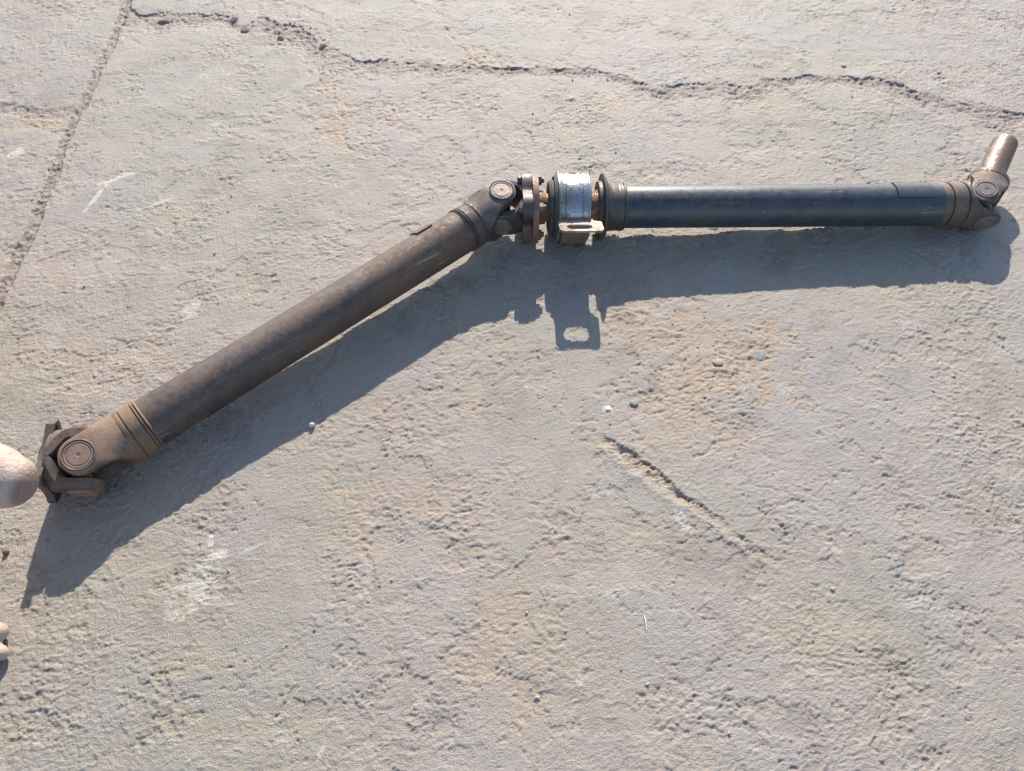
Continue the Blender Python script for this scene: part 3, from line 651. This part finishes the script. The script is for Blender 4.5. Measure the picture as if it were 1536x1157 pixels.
# arms: near hand rests on the near thigh, far hand on the far thigh
body += chain([(-.93, .42, .672, .050), (-.90, .385, .56, .044), (-.865, .365, .455, .038), (-.80, .375, .415, .034), (-.725, .385, .374, .025)])
body += chain([(-.93, .70, .672, .050), (-.93, .765, .57, .044), (-.935, .825, .485, .038), (-.92, .870, .455, .033), (-.905, .92, .44, .025)])
def hand(w, fwd, sd, dn):
    w, fwd, sd, dn = Vector(w), Vector(fwd).normalized(), Vector(sd).normalized(), Vector(dn).normalized(); o = []
    for k in (-.022, 0, .022): o.append(capsule(w, w+fwd*.062+sd*k, .019, .0135))
    for k, (q, l) in enumerate(((-.030, .060), (-.010, .072), (.010, .068), (.029, .052))):
        a0 = w+fwd*.066+sd*q; a1 = a0+fwd*l*.48+dn*.006+sd*q*.15; a2 = a1+fwd*l*.30+dn*.016; a3 = a2+fwd*l*.18+dn*.018
        o += [capsule(a0, a1, .0105, .0095), capsule(a1, a2, .0095, .0085), capsule(a2, a3, .0085, .0075)]
    t0 = w+fwd*.022-sd*.026; t1 = t0+fwd*.030-sd*.022+dn*.004; t2 = t1+fwd*.030-sd*.004+dn*.010
    return o+[capsule(w+fwd*.008, t0, .016, .0125), capsule(t0, t1, .0125, .0105), capsule(t1, t2, .0105, .0085)]
body += hand((-.725, .385, .374), (.95, .02, -.16), (0, -1, 0), (.1, 0, -1))
body += hand((-.905, .92, .44), (.35, .80, .10), (.9, -.4, 0), (.1, .2, -1))
def grown(name, parts_, m, parent, vox, it=7):
    o = mesh_obj(name, *merge(*parts_), m, parent, (-.815, .318, 0), True, 180)
    r_ = o.modifiers.new('surface', 'REMESH'); r_.mode = 'VOXEL'; r_.voxel_size = vox; r_.use_smooth_shade = True
    sm = o.modifiers.new('smooth', 'SMOOTH'); sm.factor = .5; sm.iterations = it
    return o
person = grown('person', leg+body, M['skin'], None, .0034)
def cloth_mat(name, a, b2):
    m, nt, b = mat(name); n = N(nt)
    nt.links.new(n.mix(n.noise(14, 5, .6), a, b2), b.inputs['Base Color']); b.inputs['Roughness'].default_value = .9
    nt.links.new(n.bump(n.math('ADD', n.noise(22, 3, .6, None, .8), n.math('MULTIPLY', n.noise(900, 1, .5), .2)), .5, .012), b.inputs['Normal']); return m
M['shorts'] = cloth_mat('dark_cotton', (.055, .06, .07), (.085, .09, .10)); M['shirt'] = cloth_mat('washed_cotton', (.20, .21, .22), (.27, .28, .29)); M['hair'] = cloth_mat('dark_hair', (.02, .016, .013), (.035, .028, .022))
grown('shorts', chain([(-1.03, .50, .27, .118), (-1.05, .61, .27, .118)])+chain([(-1.05, .555, .29, .126), (-1.03, .56, .40, .118)])+chain([hip+(.100,), (-.80, .432, .296, .080)])+chain([(-1.05, .62, .27, .100), (-.96, .79, .34, .082)]), M['shorts'], person, .006, 4)
grown('shirt', chain([(-1.03, .56, .36, .120), (-1.01, .56, .43, .118), (-.955, .56, .57, .127), (-.925, .56, .66, .102)])+chain([(-.955, .50, .57, .106), (-.935, .46, .66, .071), (-.93, .42, .675, .063), (-.905, .39, .575, .058)])+chain([(-.955, .62, .57, .106), (-.935, .66, .66, .071), (-.93, .70, .675, .063), (-.93, .755, .585, .058)]), M['shirt'], person, .006, 4)
grown('hair', chain([(-.885, .56, .898, .086), (-.855, .56, .918, .080)])+chain([(-.89, .525, .885, .066), (-.875, .50, .885, .040)])+chain([(-.89, .595, .885, .066), (-.875, .62, .885, .040)]), M['hair'], person, .005, 3)
for sy_ in (1, -1):
    ev, ef = lathe([(-.011, .0005), (-.009, .006), (-.004, .0102), (.002, .0108), (.007, .0083), (.0100, .0045), (.0108, .0005)], (-.7755, .56+sy_*.029, .876), (1, sy_*.12, -.25), 20)
    mesh_obj('eye', ev, ef, SM_EYE, person, (-.815, .318, 0), True, 60)
tag(person, 'bare dusty knee and toes of a squatting person at the left edge', 'person')

# ------------------------------------------------------------------ small loose things
def stone_mat(name, a, b2):
    m, nt, b = mat(name); n = N(nt)
    nt.links.new(n.mix(n.noise(300, 4, .7), a, b2), b.inputs['Base Color']); b.inputs['Roughness'].default_value = .88
    nt.links.new(n.bump(n.noise(700, 3, .7), .5, .001), b.inputs['Normal']); return m
SM = {'tan': stone_mat('tan_stone', (.36, .29, .22), (.42, .35, .28)), 'pale': stone_mat('pale_pebble', (.45, .40, .36), (.62, .58, .53)), 'dark': stone_mat('dark_pebble', (.085, .06, .06), (.13, .095, .09)),
      'brown': stone_mat('brown_stone', (.20, .155, .13), (.28, .225, .19)), 'blue': stone_mat('blue_grey_stone', (.24, .25, .235), (.32, .32, .30)), 'white': stone_mat('white_chip', (.70, .69, .66), (.82, .81, .79))}
def rock(seed, n=2):
    rnd = random.Random(seed); import bmesh
    bm = bmesh.new(); bmesh.ops.create_icosphere(bm, subdivisions=n, radius=1.0)
    pl = [(Vector((rnd.gauss(0, 1), rnd.gauss(0, 1), rnd.gauss(0, 1))).normalized(), rnd.uniform(.55, .9)) for _ in range(9)]
    for v in bm.verts:
        for nn, dd in pl:
            e_ = v.co.dot(nn)-dd
            if e_ > 0: v.co -= nn*e_*.92
    me = bpy.data.meshes.new('stone'); bm.to_mesh(me); bm.free(); return me
def stone(name, x, y, size, m, seed, label, rz=0., cat='pebble', sink=.25):
    me = rock(seed); me.materials.append(SM[m])
    o = bpy.data.objects.new(name, me); col.objects.link(o)
    o.scale = size; o.rotation_euler = (0, 0, rz); o.location = (x, y, gz(x, y)+size[2]*(1-2*sink)*.8)
    tag(o, label, cat); return o
stone('pebble', -.3048, .6264, (.0052, .0048, .0062), 'pale', 1, 'small pale pebble at the lower edge of the left tube shadow', .4)
stone('pebble', -.6926, .4200, (.0046, .0050, .0050), 'dark', 2, 'small dark pebble near the left edge below the knee', .2)
stone('stone', -.8221, 1.7500, (.015, .013, .010), 'brown', 3, 'brown stone in the crack nearest the straight joint', .3, 'stone', .55)
stone('stone', -.6551, 1.7540, (.013, .010, .008), 'brown', 4, 'flat brown stone in the second dip of the upper crack', 1.1, 'stone', .55)
stone('stone', -.6215, 1.7140, (.014, .011, .009), 'brown', 5, 'brown stone where the upper crack steps down', .6, 'stone', .55)
stone('stone', -.5340, 1.6800, (.013, .010, .008), 'brown', 6, 'dark stone in the brown patch of the upper crack', 2.0, 'stone', .55)
stone('stone', -.4312, 1.6428, (.014, .011, .008), 'brown', 7, 'brown stone on the steep bend of the upper crack', 1.4, 'stone', .55)
stone('pebble', .1900, .6680, (.0075, .0062, .0036), 'blue', 8, 'blue-grey pebble between the white spot and the brown patch', .2, 'pebble', .45)
stone('pebble', .4040, .7620, (.0130, .0110, .0024), 'blue', 9, 'flat blue-grey stone set in the right side of the brown patch', .8, 'stone', .55)
stone('pebble', .3330, .7460, (.0110, .0080, .0022), 'tan', 10, 'flat tan stone set in the middle of the brown patch', .1, 'stone', .55)
stone('chip', .1485, .6568, (.0060, .0052, .0018), 'white', 11, 'white paint chip on the pale spot beside the brown patch', .5, 'chip', .3)
stone('pebble', .9400, 1.5400, (.006, .005, .004), 'pale', 12, 'pale pebble on the far slab above the right end', .5, 'pebble', .3)
stone('pebble', .7360, 1.5650, (.008, .007, .004), 'tan', 13, 'tan pebble on the far slab above the crack', .9, 'pebble', .5)
# straw: a thin, slightly bent white splinter
sv = []; p0 = Vector((.1722, .3330, 0)); p1 = Vector((.1733, .3140, 0))
for i in range(6):
    t = i/5; q = p0.lerp(p1, t); sv.append(Vector((q.x+.0006*math.sin(t*3), q.y, gz(q.x, q.y)+.0024)))
Vs = []; Fs = []
for i, q in enumerate(sv):
    r = .0009*(1-.35*i/5)
    for k in range(6): Vs.append(q+Vector((r*math.cos(k*math.pi/3), 0, r*math.sin(k*math.pi/3))))
for i in range(5):
    for k in range(6): Fs.append((i*6+k, i*6+(k+1) % 6, (i+1)*6+(k+1) % 6, (i+1)*6+k))
Fs += [tuple(range(6)), tuple(reversed(range(30, 36)))]
straw = mesh_obj('straw', Vs, Fs, SM['white'], None, (.1728, .3235, sv[2].z), True, 60)
tag(straw, 'thin white splinter lying on bare concrete in the foreground', 'straw')
# loose grit: uncountable grains
rnd = np.random.RandomState(3); ng = 3600
gxy = np.stack([rnd.uniform(-1.3, 1.3, ng), rnd.uniform(.12, 1.95, ng)], 1)
nj = 420; t = rnd.rand(nj)
jy_ = rnd.uniform(.80, 1.92, nj); jx_ = np.interp(jy_, [p[1] for p in JOINT[::-1]], [p[0] for p in JOINT[::-1]])+rnd.normal(0, .009, nj)
cx_ = rnd.uniform(-.92, 1.16, nj); cy_ = np.interp(cx_, [p[0] for p in CRACK], [p[1] for p in CRACK])-np.abs(rnd.normal(0, .012, nj))
bx_ = .316+rnd.normal(0, .085, 160); by_ = .758+rnd.normal(0, .05, 160)
gxy = np.concatenate([gxy, np.stack([jx_, jy_], 1), np.stack([cx_, cy_], 1), np.stack([bx_, by_], 1)])
gzv = terrain(gxy[:, :1], gxy[:, 1:])[0][:, 0]
sz = np.clip(rnd.lognormal(-6.95, .42, len(gxy)), .0006, .0042)
tet = np.array([[1, 0, .1], [-.5, .9, 0], [-.6, -.8, .1], [.1, .1, .9], [.2, -.9, .45], [0, 0, -.6]])
tf_ = np.array([[0, 1, 3], [1, 2, 3], [2, 4, 3], [4, 0, 3], [0, 5, 1], [1, 5, 2], [2, 5, 4], [4, 5, 0]])
an = rnd.rand(len(gxy))*6.28; ca, sa = np.cos(an)[:, None], np.sin(an)[:, None]
jit = rnd.uniform(.65, 1.35, (len(gxy), 6, 3)); tt = tet[None]*jit*sz[:, None, None]
vx = tt[..., 0]*ca-tt[..., 1]*sa+gxy[:, :1]; vy = tt[..., 0]*sa+tt[..., 1]*ca+gxy[:, 1:]; vz = tt[..., 2]*.8+gzv[:, None]+sz[:, None]*.25
gv = np.stack([vx, vy, vz], -1).reshape(-1, 3); gf = (tf_[None]+(np.arange(len(gxy))*6)[:, None, None]).reshape(-1, 3)
gm_, gnt, gb = mat('grit'); gn = N(gnt)
gc = gn.mix(gn.mapr(gn.noise(420, 1, .5), .35, .65), (.29, .25, .215), (.47, .43, .38)); gnt.links.new(gc, gb.inputs['Base Color']); gb.inputs['Roughness'].default_value = .95
me = bpy.data.meshes.new('grit'); me.from_pydata(gv.tolist(), [], gf.tolist()); me.materials.append(gm_)
grit = bpy.data.objects.new('grit', me); col.objects.link(grit)
tag(grit, 'loose sand grains and grit scattered over the concrete', kind='stuff')
